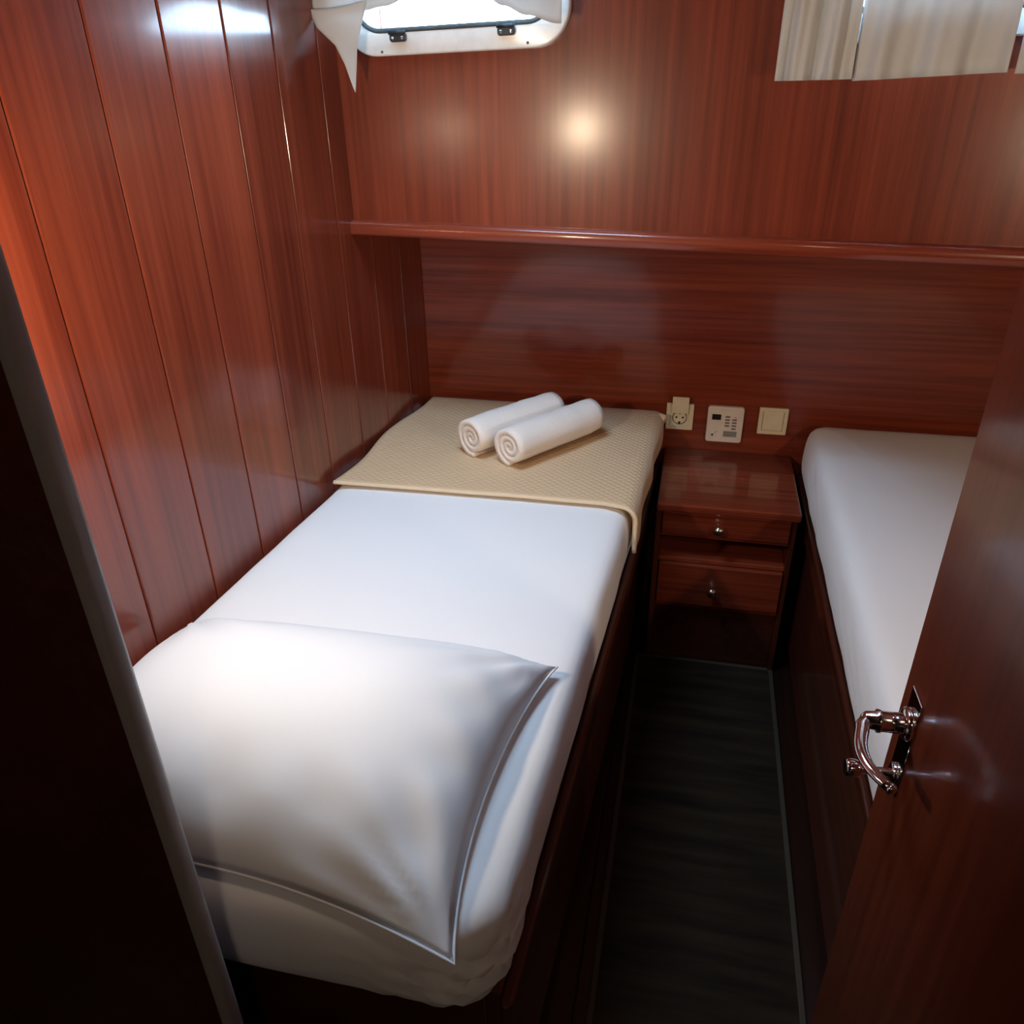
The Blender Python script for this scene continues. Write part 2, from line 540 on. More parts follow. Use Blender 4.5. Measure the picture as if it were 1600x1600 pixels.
# ------------------------------------------------------------------ windows
def make_window(name, wx, label):
    a, b, c, d = wx
    cx, cz = (a + b) / 2, (c + d) / 2
    # root sits in the wall, axes of the wall; a slight cant as fitted
    n_ = Vector((math.sin(-UROT), math.cos(UROT), 0))
    o0 = UP + Vector((math.cos(UROT) * cx, math.sin(UROT) * cx, cz)) + Vector((0, 0.022, 0))
    root = empty(name, o0, (0, 0, 0))
    root.rotation_euler = (Matrix.Rotation(UROT, 3, 'Z') @ Matrix.Rotation(math.radians(-1.25), 3, 'Y')).to_euler()
    struct(root, label)
    W, H = (b - a) / 2, (d - c) / 2
    fr = plate('window_frame', [rrect(-W, W, -H, H, 0.075, 12), rrect(-W + 0.036, W - 0.036, -H + 0.047, H - 0.047, 0.052, 12)], 0.028, WHITE_PL, root,
               bev=0.004, loc=(0, -0.016, 0))
    sharp(fr, 40)
    gw, gh = W - 0.036, H - 0.047
    tube('gasket', [(p[0], -0.014, p[1]) for p in rrect(-gw, gw, -gh, gh, 0.052, 10)], 0.0052, RUBBER, root, 10, True)
    plate('pane', [rrect(-gw, gw, -gh, gh, 0.052, 10)], 0.006, PANE, root, loc=(0, -0.004, 0))
    for hx in (-0.121, 0.122):
        hz = -H + 0.033
        h = plate('hinge', [rrect(-0.0185, 0.0185, -0.0085, 0.0085, 0.006, 5)], 0.012, HINGE, root, bev=0.0025, loc=(hx, -0.029, hz))
        tube('hinge_barrel', [(-0.019, 0.001, 0.009), (0.019, 0.001, 0.009)], 0.004, HINGE, h, 10)
        for sx in (-0.011, 0.011):
            lathe('screw', [(0.0036, 0), (0.0036, 0.0008), (0.002, 0.0016)], STEEL, h, loc=(sx, 0.0, -0.001), n=12)
    for sx, sz in ((-0.165, -H + 0.008), (0.165, -H + 0.010), (-0.165, H - 0.010), (0.165, H - 0.010), (W - 0.010, 0), (-W + 0.010, 0)):
        lathe('screw', [(0.0028, 0), (0.0028, 0.001), (0.001, 0.0012)], RUBBER, root, loc=(sx, -0.016, sz), n=10)
    return root
make_window('window_1', WIN[0], 'white framed cabin window with rounded corners and two dark hinges')
make_window('window_2', WIN[1], 'white framed cabin window behind the hanging curtain')

# ------------------------------------------------------------------ curtains
def upw(lx, z, off=0.0):
    return UP + Vector((math.cos(UROT) * lx + math.sin(-UROT) * off, math.sin(UROT) * lx + math.cos(UROT) * off, z))

def cloth_sheet(name, fn, nu, nv, mat, parent, thick=0.0012):
    vs = [fn(i / nu, j / nv) for j in range(nv + 1) for i in range(nu + 1)]
    fs = []
    for j in range(nv):
        for i in range(nu):
            a = j * (nu + 1) + i
            fs.append((a, a + 1, a + nu + 2, a + nu + 1))
    o = finish(name, vs, fs, mat, parent, True)
    md = o.modifiers.new('thickness', 'SOLIDIFY')
    md.thickness = thick
    return o

def interp(pts, x):
    if x <= pts[0][0]:
        return pts[0][1]
    for (x0, y0), (x1, y1) in zip(pts[:-1], pts[1:]):
        if x <= x1:
            t = (x - x0) / (x1 - x0)
            t = t * t * (3 - 2 * t)
            return y0 + (y1 - y0) * t
    return pts[-1][1]

# tied-up curtain on the left window
c1 = tag(empty('curtain', upw(0.28, 1.86, -0.05)), 'gathered white curtain tied up over the left window with a hanging corner', 'curtain', 'cabin window curtains')
c1m = c1.matrix_basis.copy(); c1m.translation = c1.location
HEM = [(0.0, 1.668), (0.06, 1.668), (0.11, 1.670), (0.16, 1.676), (0.22, 1.692), (0.30, 1.700), (0.37, 1.690), (0.42, 1.668), (0.47, 1.650), (0.535, 1.634)]
def f_c1(u, v):
    lx = -0.004 + 0.545 * u
    zb = interp(HEM, lx)
    z = 1.875 + (zb - 1.875) * v
    fold = 0.010 * math.sin(u * 34 + 2.0 * v) * (0.4 + 0.6 * (1 - v)) + 0.006 * math.sin(u * 13 + 5 * v)
    return upw(lx - (0.0 if u < 0.5 else 0.004 * v), z, -0.058 + fold) - c1.location
cloth_sheet('cloth', f_c1, 70, 16, CURT, c1)
# the loose corner that hangs down beside the frame
def f_tail(u, v):
    left = [(-0.010, 1.676), (0.008, 1.642), (0.047, 1.609), (0.064, 1.574), (0.0795, 1.521)]
    k = v * 4; i = min(3, int(k)); t = k - i
    lx0 = left[i][0] + (left[i + 1][0] - left[i][0]) * t
    z0 = left[i][1] + (left[i + 1][1] - left[i][1]) * t
    rt = [(0.125, 1.690), (0.108, 1.650), (0.092, 1.609), (0.088, 1.574), (0.0805, 1.521)]
    lx1 = rt[i][0] + (rt[i + 1][0] - rt[i][0]) * t
    lx = lx0 + (lx1 - lx0) * u
    z0 += (rt[i][1] + (rt[i + 1][1] - rt[i][1]) * t - z0) * u
    return upw(lx, z0 - 0.006 * math.sin(u * math.pi) * (1 - v), -0.064 - 0.010 * math.sin(u * math.pi * 1.2 + v * 2) * (1 - 0.8 * v)) - c1.location
cloth_sheet('hanging_corner', f_tail, 14, 24, CURT, c1)
def f_tail2(u, v):
    a = (0.050 + 0.008 * v, 1.612 - 0.035 * v)
    lx = 0.050 + 0.030 * v + 0.022 * u * (1 - v)
    z = 1.606 - 0.082 * v - 0.012 * u * (1 - v)
    return upw(lx, z, -0.050 - 0.013 * v + 0.006 * u * (1 - v)) - c1.location
cloth_sheet('folded_underside', f_tail2, 6, 12, CURT, c1)
tube('curtain_rod', [upw(-0.0, 1.878, -0.055) - c1.location, upw(0.56, 1.878, -0.055) - c1.location], 0.006, STEEL, c1, 10)

# hanging curtain on the right window, split in two widths
c2 = tag(empty('curtain', upw(1.25, 1.86, -0.05)), 'white pleated curtain hanging straight over the right window', 'curtain', 'cabin window curtains')
def mk_c2(x0, x1, zb0, zb1, ph, off, flare):
    def f(u, v):
        lx = x0 + (x1 - x0) * u
        lx += flare * (1 - u) * v
        z = 1.872 + (zb0 + (zb1 - zb0) * u - 1.872) * v
        d = 0.012 * math.sin(u * 15 + ph) * (0.55 + 0.45 * v) + 0.005 * math.sin(u * 37 + 3 * v + ph)
        return upw(lx, z, off + d) - c2.location
    return f
cloth_sheet('curtain_width', mk_c2(0.948, 1.080, 1.530, 1.531, 0.4, -0.052, -0.003), 36, 14, CURT, c2)
cloth_sheet('curtain_width', mk_c2(1.082, 1.330, 1.528, 1.538, 2.2, -0.040, 0.0), 50, 14, CURT, c2)
cloth_sheet('curtain_width', mk_c2(1.345, 1.600, 1.536, 1.530, 1.1, -0.046, 0.0), 50, 14, CURT, c2)
tube('curtain_rod', [upw(0.94, 1.876, -0.05) - c2.location, upw(1.61, 1.876, -0.05) - c2.location], 0.006, STEEL, c2, 10)

# ================================================================== beds
def rounded_poly(pts, radii, ins=0.0, step=0.02, na=10):
    m = len(pts)
    P = [Vector(p) for p in pts]
    ctr = sum(P, Vector((0, 0))) / m
    lines = []
    for i in range(m):
        a, b = P[i], P[(i + 1) % m]
        d = (b - a).normalized()
        nv = Vector((-d.y, d.x))
        if nv.dot(ctr - a) < 0:
            nv = -nv
        lines.append((a + nv * ins, d))
    Q = []
    for i in range(m):
        (a, d), (b, e) = lines[i - 1], lines[i]
        den = d.x * e.y - d.y * e.x
        t = ((b.x - a.x) * e.y - (b.y - a.y) * e.x) / den
        Q.append(a + d * t)
    arcs = []
    for i in range(m):
        p0, p1, p2 = Q[i - 1], Q[i], Q[(i + 1) % m]
        a, b = (p0 - p1).normalized(), (p2 - p1).normalized()
        ang = a.angle(b)
        r = max(radii[i] - ins, 0.004)
        d = r / math.tan(ang / 2)
        c = p1 + (a + b).normalized() * (r / math.sin(ang / 2))
        s_, e_ = p1 + a * d - c, p1 + b * d - c
        a0 = math.atan2(s_.y, s_.x); a1 = math.atan2(e_.y, e_.x)
        da = (a1 - a0 + math.pi) % (2 * math.pi) - math.pi
        arcs.append([c + Vector((math.cos(a0 + da * k / na), math.sin(a0 + da * k / na))) * r for k in range(na + 1)])
    res = []
    for i in range(m):
        res += arcs[i]
        p, q = arcs[i][-1], arcs[(i + 1) % m][0]
        k = max(1, int((P[(i + 1) % m] - P[i]).length / step))
        res += [p + (q - p) * (j / k) for j in range(1, k)]
    return res

def mattress(name, pts, radii, z0, z1, crumple, label, grp):
    """fitted-sheet mattress: outline in plan, rounded edges, sides crumpled near the given points"""
    loop = rounded_poly(pts, radii)
    m = len(loop)
    cx = sum(p.x for p in loop) / m; cy = sum(p.y for p in loop) / m
    nrm = []
    for i in range(m):
        t = loop[(i + 1) % m] - loop[i - 1]
        v = Vector((t.y, -t.x)).normalized()
        if v.dot(loop[i] - Vector((cx, cy))) < 0:
            v = -v
        nrm.append(v)
    h = z1 - z0
    prof = [(0.040, 0.0), (0.018, 0.004), (0.006, 0.014), (0.001, 0.028)]
    for k in range(1, 8):
        prof.append((-0.004 * math.sin(math.pi * k / 8), 0.028 + (h - 0.066) * k / 8))
    prof += [(0.001, h - 0.036), (0.005, h - 0.022), (0.013, h - 0.011), (0.026, h - 0.004), (0.048, h - 0.001), (0.085, h)]
    verts, faces = [], []
    for (ins, dz) in prof:
        ring_ = rounded_poly(pts, radii, ins)
        for i, p in enumerate(loop):
            q = ring_[i]
            wv = 0.0
            for (qx, qy, rad, amp) in crumple:
                dd = math.hypot(p.x - qx, p.y - qy)
                if dd < rad:
                    f = (1 - dd / rad) ** 1.2
                    side = math.sin(math.pi * min(1, dz / (h * 0.9)))
                    wv += amp * f * side * math.sin(dz * 190 + (p.x - p.y) * 38 + 2.2 * math.sin(p.x * 60))
            wv += 0.0022 * noise.noise(Vector((p.x * 9, p.y * 9, dz * 14)))
            q = q + nrm[i] * wv
            zz = z0 + dz + 0.0020 * noise.noise(Vector((p.x * 6, p.y * 6, 3.0)))
            verts.append((q.x, q.y, zz))
    L = len(prof)
    for j in range(L - 1):
        for i in range(m):
            faces.append((j * m + i, j * m + (i + 1) % m, (j + 1) * m + (i + 1) % m, (j + 1) * m + i))
    for f in (0.75, 0.45, 0.15):
        for i, p in enumerate(loop):
            q = ring_[i]
            verts.append((cx + (q.x - cx) * f, cy + (q.y - cy) * f, z1))
    for j in range(L - 1, L + 2):
        for i in range(m):
            faces.append((j * m + i, j * m + (i + 1) % m, (j + 1) * m + (i + 1) % m, (j + 1) * m + i))
    verts.append((cx, cy, z1))
    for i in range(m):
        faces.append(((L + 2) * m + i, (L + 2) * m + (i + 1) % m, len(verts) - 1))
    faces.append(tuple(range(m))[::-1])
    o = finish(name, verts, faces, SHEET, None, True)
    tag(o, label, 'mattress', grp)
    return o

ZT = 0.655
def ler(y):                                     # right edge of the left bed
    return -0.066 - 0.055 * (2.27 - y)
mattress('mattress', [(lwx(2.27) + 0.006, 2.272), (ler(2.27), 2.272), (ler(0.55) - 0.002, 0.550), (lwx(0.55) + 0.02, 0.550)],
         [0.03, 0.05, 0.085, 0.03], 0.492, ZT, [(-0.185, 0.58, 0.24, 0.011), (-0.12, 1.2, 0.15, 0.001)],
         'mattress in a white fitted sheet on the left bed, carrying pillow and blanket', 'white mattresses')
mattress('mattress', [(0.352, 2.272), (1.125, 2.272), (1.125, 0.56), (0.352, 0.56)], [0.055, 0.03, 0.05, 0.05], 0.492, ZT + 0.004,
         [(0.352, 1.95, 0.25, 0.003), (0.352, 1.3, 0.4, 0.002)],
         'mattress in a white fitted sheet on the bare right bed beyond the nightstand', 'white mattresses')

# bed boxes, same mahogany with the aisle's shade put into its colour
bl = tag(empty('bed_base', (-0.5, 1.4, 0)), 'mahogany box base under the left bed, shade put into its colour', 'bed base', 'built-in bed bases')
def lin(o, pts_xy, z0, z1, name, mat, parent, bev=0.0):
    bm = bmesh.new()
    a = [bm.verts.new((x_ - o[0], y_ - o[1], z0)) for x_, y_ in pts_xy]
    b = [bm.verts.new((x_ - o[0], y_ - o[1], z1)) for x_, y_ in pts_xy]
    k = len(a)
    for i in range(k):
        bm.faces.new((a[i], a[(i + 1) % k], b[(i + 1) % k], b[i]))
    bm.faces.new(a[::-1]); bm.faces.new(b)
    if bev:
        bmesh.ops.bevel(bm, geom=bm.edges[:], offset=bev, segments=2, affect='EDGES', profile=0.5)
    return link_bm(name, bm, mat, parent)
ob = (-0.5, 1.4)
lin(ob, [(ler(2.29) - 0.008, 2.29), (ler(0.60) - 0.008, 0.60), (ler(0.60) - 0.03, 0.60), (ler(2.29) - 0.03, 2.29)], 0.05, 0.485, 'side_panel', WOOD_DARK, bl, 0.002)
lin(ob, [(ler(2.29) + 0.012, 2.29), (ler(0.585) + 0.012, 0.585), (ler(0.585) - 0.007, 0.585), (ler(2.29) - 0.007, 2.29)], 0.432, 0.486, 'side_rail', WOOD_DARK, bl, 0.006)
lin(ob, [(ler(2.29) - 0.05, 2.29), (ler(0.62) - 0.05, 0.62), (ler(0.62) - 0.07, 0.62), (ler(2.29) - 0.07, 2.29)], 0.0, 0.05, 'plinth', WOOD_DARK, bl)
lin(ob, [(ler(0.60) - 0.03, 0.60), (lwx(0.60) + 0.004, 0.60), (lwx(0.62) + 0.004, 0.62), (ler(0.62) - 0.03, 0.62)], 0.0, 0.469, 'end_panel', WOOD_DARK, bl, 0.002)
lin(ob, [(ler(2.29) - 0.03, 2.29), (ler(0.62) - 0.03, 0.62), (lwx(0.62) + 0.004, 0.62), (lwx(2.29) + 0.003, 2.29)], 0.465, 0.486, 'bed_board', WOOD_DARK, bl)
br = tag(empty('bed_base', (0.75, 1.4, 0)), 'mahogany box base under the right bed, shade put into its colour', 'bed base', 'built-in bed bases')
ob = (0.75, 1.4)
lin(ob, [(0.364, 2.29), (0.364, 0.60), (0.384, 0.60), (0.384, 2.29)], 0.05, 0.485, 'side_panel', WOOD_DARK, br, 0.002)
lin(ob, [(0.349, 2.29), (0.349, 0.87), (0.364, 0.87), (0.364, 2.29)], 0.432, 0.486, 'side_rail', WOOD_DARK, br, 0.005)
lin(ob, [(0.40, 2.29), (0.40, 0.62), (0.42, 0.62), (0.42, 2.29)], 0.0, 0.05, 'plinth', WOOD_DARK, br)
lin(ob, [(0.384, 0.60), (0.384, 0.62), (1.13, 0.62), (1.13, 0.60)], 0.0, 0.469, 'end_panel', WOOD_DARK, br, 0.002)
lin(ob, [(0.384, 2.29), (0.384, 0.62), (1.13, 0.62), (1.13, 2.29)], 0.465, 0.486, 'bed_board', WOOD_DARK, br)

# ------------------------------------------------------------------ pillow
def make_pillow():
    LF, RF, RN, LNr = Vector((-0.852, 1.030)), Vector((-0.168, 1.045)), Vector((-0.200, 0.528)), Vector((-0.905, 0.545))
    root = tag(empty('pillow', (-0.54, 0.80, ZT)), 'plump white pillow lying at the near end of the left bed', 'pillow')
    n_ = 64
    def pos(u, v, top):
        # u -1..1 left to right, v -1..1 near to far
        a = (u + 1) / 2; b = (v + 1) / 2
        # edges bow inwards between the corners
        bu = u * (1 - 0.10 * (1 - v * v) ** 0.8 * abs(u) ** 3)
        bv = v * (1 - (0.085 if v > 0 else 0.15) * (1 - u * u) * abs(v) ** 3)
        a, b = (bu + 1) / 2, (bv + 1) / 2
        p = (LNr * (1 - a) + RN * a) * (1 - b) + (LF * (1 - a) + RF * a) * b
        e = max(0.0, (1 - abs(u) ** 2.8)) ** 0.50 * max(0.0, (1 - abs(v) ** 2.4)) ** (0.52 if v > 0 else 0.85)
        w = 0.0
        for cu, cv in ((1, 1), (1, -1), (-1, 1), (-1, -1)):
            du, dv = cu - u, cv - v
            r = math.hypot(du, dv)
            if r < 0.85:
                th = math.atan2(abs(dv), abs(du))
                w += 0.0065 * math.sin(th * 15 + cu * 2 + cv) * (1 - r / 0.85) * min(1, r * 4) * min(1, e * 5)
        w += 0.006 * noise.noise(Vector((u * 2.2, v * 2.2, 1.7))) * e
        # creases along the near edge
        w += 0.004 * math.sin(u * 17 + 3 * v) * 1.3 * max(0, 1 - abs(v + 0.66) / 0.30) * min(1, e * 4)
        w += 0.004 * math.sin(v * 15 + 2 * u) * max(0, 1 - abs(u - 0.82) / 0.18) * min(1, e * 4)
        zb = 0.672
        # mattress edge falls away under the near corner
        drop = 0.022 * max(0, -v) ** 3 * max(0, u) ** 2
        lift = 0.0
        if top:
            z = zb + lift - drop + 0.122 * e + w
        else:
            z = max(ZT + 0.0025 if p.y > 0.60 else ZT + 0.0025 - 0.0, zb + lift - 0.016 * e)
            zt_ = zb + lift - drop + 0.122 * e + w
            z = min(z, zt_ - 0.004 * min(1.0, e * 20))
            if max(abs(u), abs(v)) > 0.999:
                z = zb + lift - drop
        return Vector((p.x, p.y, z)) - Vector(root.location)
    vs, fs = [], []
    for top in (True, False):
        for j in range(n_ + 1):
            for i in range(n_ + 1):
                u, v = -1 + 2 * i / n_, -1 + 2 * j / n_
                vs.append(pos(u, v, top))
    off = (n_ + 1) ** 2
    for j in range(n_):
        for i in range(n_):
            a = j * (n_ + 1) + i
            fs.append((a, a + 1, a + n_ + 2, a + n_ + 1))
            fs.append((off + a, off + a + n_ + 1, off + a + n_ + 2, off + a + 1))
    bm = bmesh.new()
    bvs = [bm.verts.new(v) for v in vs]
    for f in fs:
        bm.faces.new([bvs[i] for i in f])
    bmesh.ops.remove_doubles(bm, verts=bm.verts[:], dist=1e-5)
    link_bm('pillowcase', bm, PILLOW, root, True)
    ring = []
    K = 40
    for k in range(K): ring.append(pos(-1 + 2 * k / K, -1, True))
    for k in range(K): ring.append(pos(1, -1 + 2 * k / K, True))
    for k in range(K): ring.append(pos(1 - 2 * k / K, 1, True))
    for k in range(K): ring.append(pos(-1, 1 - 2 * k / K, True))
    tube('seam', ring, 0.0020, PILLOW, root, 8, True)
make_pillow()

# ------------------------------------------------------------------ blanket
BZ = ZT + 0.016
def make_blanket():
    root = tag(empty('blanket', (-0.45, 1.95, ZT)), 'beige waffle blanket folded across the foot of the left bed', 'blanket')
    o = Vector(root.location)
    def surf(u, v):
        """u 0..1 from the wall side to the aisle side, v 0..1 from hem to back"""
        y = 1.640 + (2.268 - 1.640) * v
        xl = lwx(y) + 0.020 + 0.010 * math.sin(v * 9)
        xe = ler(y) + 0.004
        hang = 0.050 * (1 - v) ** 1.3 + 0.020 + 0.008 * math.sin(v * 11)
        # run along flat width then over the rounded edge and down
        flat = xe - 0.02 - xl
        R = 0.034
        total = flat + R * math.pi / 2 + hang
        s = u * total
        if s <= flat:
            x_, z_ = xl + s, BZ
        elif s <= flat + R * math.pi / 2:
            a = (s - flat) / R
            x_, z_ = xl + flat + R * math.sin(a), BZ - R * (1 - math.cos(a))
        else:
            d = s - flat - R * math.pi / 2
            x_, z_ = xl + flat + R + 0.004 * math.sin(v * 17), BZ - R - d
        yy = y - 0.030 * max(0, u - 0.80) / 0.2 * (1 - v) + 0.012 * math.sin(u * 2.4) * (1 - v) ** 3
        z_ += 0.0022 * noise.noise(Vector((x_ * 7, y * 7, 0.3)))
        if v > 0.9:
            z_ -= 0.006 * ((v - 0.9) / 0.1) ** 2
        return Vector((x_, yy, z_)) - o
    vs = [surf(i / 70, j / 50) for j in range(51) for i in range(71)]
    fs = [(j * 71 + i, j * 71 + i + 1, j * 71 + i + 72, j * 71 + i + 71) for j in range(50) for i in range(70)]
    b = finish('blanket_top', vs, fs, QUILT, root, True)
    md = b.modifiers.new('thickness', 'SOLIDIFY')
    md.thickness = 0.006
    md.offset = -1
    # the second layer of the fold, a little set back under the first
    vs = [surf(i / 70, 0.012 + 0.985 * j / 30) - Vector((0.001 + (0.003 if i > 58 else 0), 0, 0.0075)) for j in range(31) for i in range(70)]
    fs = [(j * 70 + i, j * 70 + i + 1, j * 70 + i + 71, j * 70 + i + 70) for j in range(30) for i in range(69)]
    b2 = finish('under_layer', vs, fs, QUILT, root, True)
    md = b2.modifiers.new('thickness', 'SOLIDIFY')
    md.thickness = 0.005
    md.offset = -1
    hem = [surf(i / 80, 0.0) + Vector((0, -0.001, -0.004)) for i in range(81)]
    tube('hem', hem, 0.0062, QHEM, root, 10, False, 0.8)
    # small fold that pokes out at the far aisle corner
    c = Vector((-0.052, 2.240, 0.648)) - o
    bm = bmesh.new()
    bm_tube(bm, [c + Vector((-0.030, 0.006, 0.004)), c + Vector((-0.012, 0.003, 0.003)), c + Vector((-0.002, 0.0, 0.0)), c + Vector((0.003, -0.002, -0.002))], [0.012, 0.016, 0.017, 0.011], 14, False, 1.0)
    link_bm('folded_corner', bm, QHEM, root, True)
make_blanket()

# ------------------------------------------------------------------ towels
def make_towel(p0, p1, R, phase, label):
    p0, p1 = Vector(p0), Vector(p1)
    ax = (p1 - p0); Lh = ax.length; ax.normalize()
    side = ax.cross(Vector((0, 0, 1))).normalized()
    upv = side.cross(ax)
    root = tag(empty('rolled_towel', (p0 + p1) / 2 - Vector((0, 0, R))), label, 'towel', 'rolled towels on the blanket')
    o = Vector(root.location)
    T = 0.0155
    turns = 3.1
    NA = 150
    NL = 18
    pts = []
    for i in range(NA + 1):
        t = i / NA
        a = phase + t * turns * 2 * math.pi
        r = 0.006 + (R - 0.006) * t
        if t > 0.97:
            r -= 0.0
        pts.append((r, a))
    verts, faces = [], []
    rowlen = 2 * (NA + 1)
    for j in range(NL + 1):
        l = Lh * j / NL
        for sgn in (0, 1):
            for i, (r, a) in enumerate(pts):
                th = T * 0.94
                rr = r - (th if sgn else 0)
                rr = max(0.0012, rr)
                # soft ends: inner turns stand a touch inside
                endf = (abs(j / NL - 0.5) * 2)
                inset = 0.004 * (1 - r / R) * (1 if j in (0,) else (-1 if j == NL else 0))
                lump = 0.0022 * noise.noise(Vector((a * 0.6 + phase, l * 18, 2.0))) + 0.0012 * noise.noise(Vector((a * 2.0, l * 60, 5.0)))
                if i > NA * 0.7:
                    rr += lump
                if endf > 0.98:
                    rr -= 0.0012
                x_ = rr * math.cos(a); z_ = rr * math.sin(a)
                z_ = max(z_, -R * 0.93) * 0.97
                verts.append(p0 + ax * (l + inset) + side * x_ * 1.03 + upv * z_ - o)
    for j in range(NL):
        A, B = j * rowlen, (j + 1) * rowlen
        for i in range(NA):
            faces.append((A + i, A + i + 1, B + i + 1, B + i))
            faces.append((A + NA + 1 + i, B + NA + 1 + i, B + NA + 2 + i, A + NA + 2 + i))
        faces.append((A, B, B + NA + 1, A + NA + 1))
        faces.append((A + NA, A + 2 * NA + 1, B + 2 * NA + 1, B + NA))
    for A in (0, NL * rowlen):
        for i in range(NA):
            faces.append((A + i, A + NA + 1 + i, A + NA + 2 + i, A + i + 1))
    finish('towel_roll', verts, faces, TOWEL, root, True)
tz = BZ + 0.0550
make_towel((-0.532, 1.838, tz), (-0.352, 2.080, tz), 0.058, -2.0, 'rolled white towel nearer the plank wall on the beige blanket')
make_towel((-0.421, 1.794, tz), (-0.241, 2.044, tz), 0.058, -2.2, 'rolled white towel nearer the nightstand on the beige blanket')

# ================================================================== nightstand
ns = tag(empty('nightstand', (0.14, 2.1, 0)), 'mahogany nightstand with two drawers between the beds', 'nightstand')
no = Vector((0.14, 2.1, 0))
def nb(name, lo, hi, mat, par=ns, bev=0.002):
    return box(name, Vector(lo) - no, Vector(hi) - no, mat, par, bev)
nb('top', (-0.044, 1.925, 0.512), (0.326, 2.298, 0.538), WOOD_X, bev=0.005)
nb('side_panel', (-0.046, 1.945, 0.0), (-0.030, 2.298, 0.512), WOOD_SHADEZ)  # sides, back and plinth: shade put into a darker mahogany
nb('side_panel', (0.308, 1.945, 0.0), (0.322, 2.298, 0.512), WOOD_SHADEZ)
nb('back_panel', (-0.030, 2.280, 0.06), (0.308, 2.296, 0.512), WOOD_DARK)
nb('shelf', (-0.030, 1.950, 0.425), (0.308, 2.28, 0.438), WOOD_X)
nb('shelf', (-0.030, 1.950, 0.345), (0.308, 2.28, 0.358), WOOD_X)
nb('shelf', (-0.030, 1.950, 0.195), (0.308, 2.28, 0.208), WOOD_X)
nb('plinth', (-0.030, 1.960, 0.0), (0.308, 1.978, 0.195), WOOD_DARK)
for z0, z1, kx, kz in ((0.438, 0.508, 0.122, 0.470), (0.212, 0.343, 0.124, 0.272)):
    d = nb('drawer', (-0.028, 1.938, z0), (0.306, 1.956, z1), WOOD_X, bev=0.003)
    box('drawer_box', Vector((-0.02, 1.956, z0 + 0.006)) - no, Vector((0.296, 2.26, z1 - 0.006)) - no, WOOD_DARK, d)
    lathe('knob', [(0.006, 0.0), (0.0055, 0.008), (0.009, 0.012), (0.0135, 0.017), (0.0145, 0.023), (0.012, 0.028), (0.006, 0.031)], BRASS, d,
          loc=Vector((kx, 1.938, kz)) - no)

# ================================================================== wall fittings
def fitting(name, x_, z_, label, cat):
    return tag(empty(name, (x_, 2.30, z_)), label, cat)
so = fitting('power_socket', -0.008, 0.640, 'ivory power socket with raised flap lid on the back wall beside the blanket', 'socket')
plate('cover_plate', [rrect(-0.040, 0.040, -0.040, 0.042, 0.003, 4)], 0.010, IVORY, so, bev=0.002, loc=(0, -0.010, 0))
plate('socket_frame', [rrect(-0.027, 0.027, -0.028, 0.028, 0.004, 4), rrect(-0.0215, 0.0215, -0.0225, 0.0225, 0.0215, 8)], 0.004, IVORY, so, bev=0.001, loc=(0, -0.0135, 0))
lathe('recess', [(0.021, 0.0), (0.021, 0.001), (0.018, 0.0012)], IVORY, so, loc=(0, -0.0095, 0))
tube('recess_rim', [(0.0205 * math.cos(t * math.pi / 12), -0.0138, 0.0205 * math.sin(t * math.pi / 12)) for t in range(24)], 0.0011, GREYP, so, 6, True)
for sx in (-0.0095, 0.0095):
    lathe('pin_hole', [(0.003, 0), (0.003, 0.0006), (0.0015, 0.0008)], BLACKP, so, loc=(sx, -0.0108, 0.0), n=12)
for sz in (-0.017, 0.015):
    box('earth_clip', (-0.003, -0.0125, sz - 0.004), (0.003, -0.0105, sz + 0.004), BRASS if sz > 0 else BLACKP, so, 0.0005)
fl = plate('flap_lid', [rrect(-0.024, 0.024, 0.0, 0.052, 0.003, 4)], 0.005, IVORY, so, bev=0.001, loc=(0.0, -0.021, 0.016), rot=(math.radians(4), 0, 0))
tube('flap_hinge', [(-0.024, -0.016, 0.018), (0.024, -0.016, 0.018)], 0.003, IVORY, so, 10)

pa = fitting('control_panel', 0.1245, 0.627, 'square off-white keypad control panel with small black display', 'control panel')
pl_ = plate('panel_housing', [rrect(-0.052, 0.052, -0.056, 0.056, 0.008, 6)], 0.016, PANELW, pa, bev=0.003, loc=(0, -0.016, 0))
box('display', (-0.0385, -0.0172, 0.015), (-0.0125, -0.0155, 0.0325), BLACKP, pa, 0.0006)
bs = None
for cx_, zs in ((0.0065, (0.026, 0.0165, 0.007, -0.0025)), (0.0265, (0.0175, 0.008, -0.0015, -0.011))):
    for z_ in zs:
        bm = bmesh.new()
        bm_box(bm, (cx_ - 0.0066, -0.0172, z_ - 0.0027), (cx_ + 0.0066, -0.0156, z_ + 0.0027), 0.0006, 1)
        link_bm('button', bm, GREYP, pa)
GREYL = plain('pale_grey_print', (0.34, 0.32, 0.29), 0.6)
lab = box('printed_label', (-0.002, -0.0166, -0.037), (0.037, -0.0158, -0.019), GREYL, pa)
for k in range(5):
    box('print_line', (0.0, -0.0168, -0.0220 - 0.0032 * k), (0.035 - 0.003 * (k % 2), -0.0166, -0.0208 - 0.0032 * k), GREYP, lab)
lathe('indicator', [(0.0032, 0), (0.0032, 0.001), (0.0015, 0.0016)], BLACKP, pa, loc=(-0.033, -0.016, -0.033), n=14)
for sx, sz, r in ((-0.027, -0.0285, 0.0025), (-0.022, -0.024, 0.0035)):
    tube('emblem', [(sx + r * math.cos(t * 0.6), -0.0162, sz + r * 0.7 * math.sin(t * 0.6)) for t in range(8)], 0.0006, GREYL, pa, 6)
lathe('indicator', [(0.0016, 0), (0.0016, 0.0008), (0.0008, 0.001)], plain('red_dot', (0.5, 0.05, 0.03), 0.4), pa, loc=(0.029, -0.016, 0.0255), n=10)

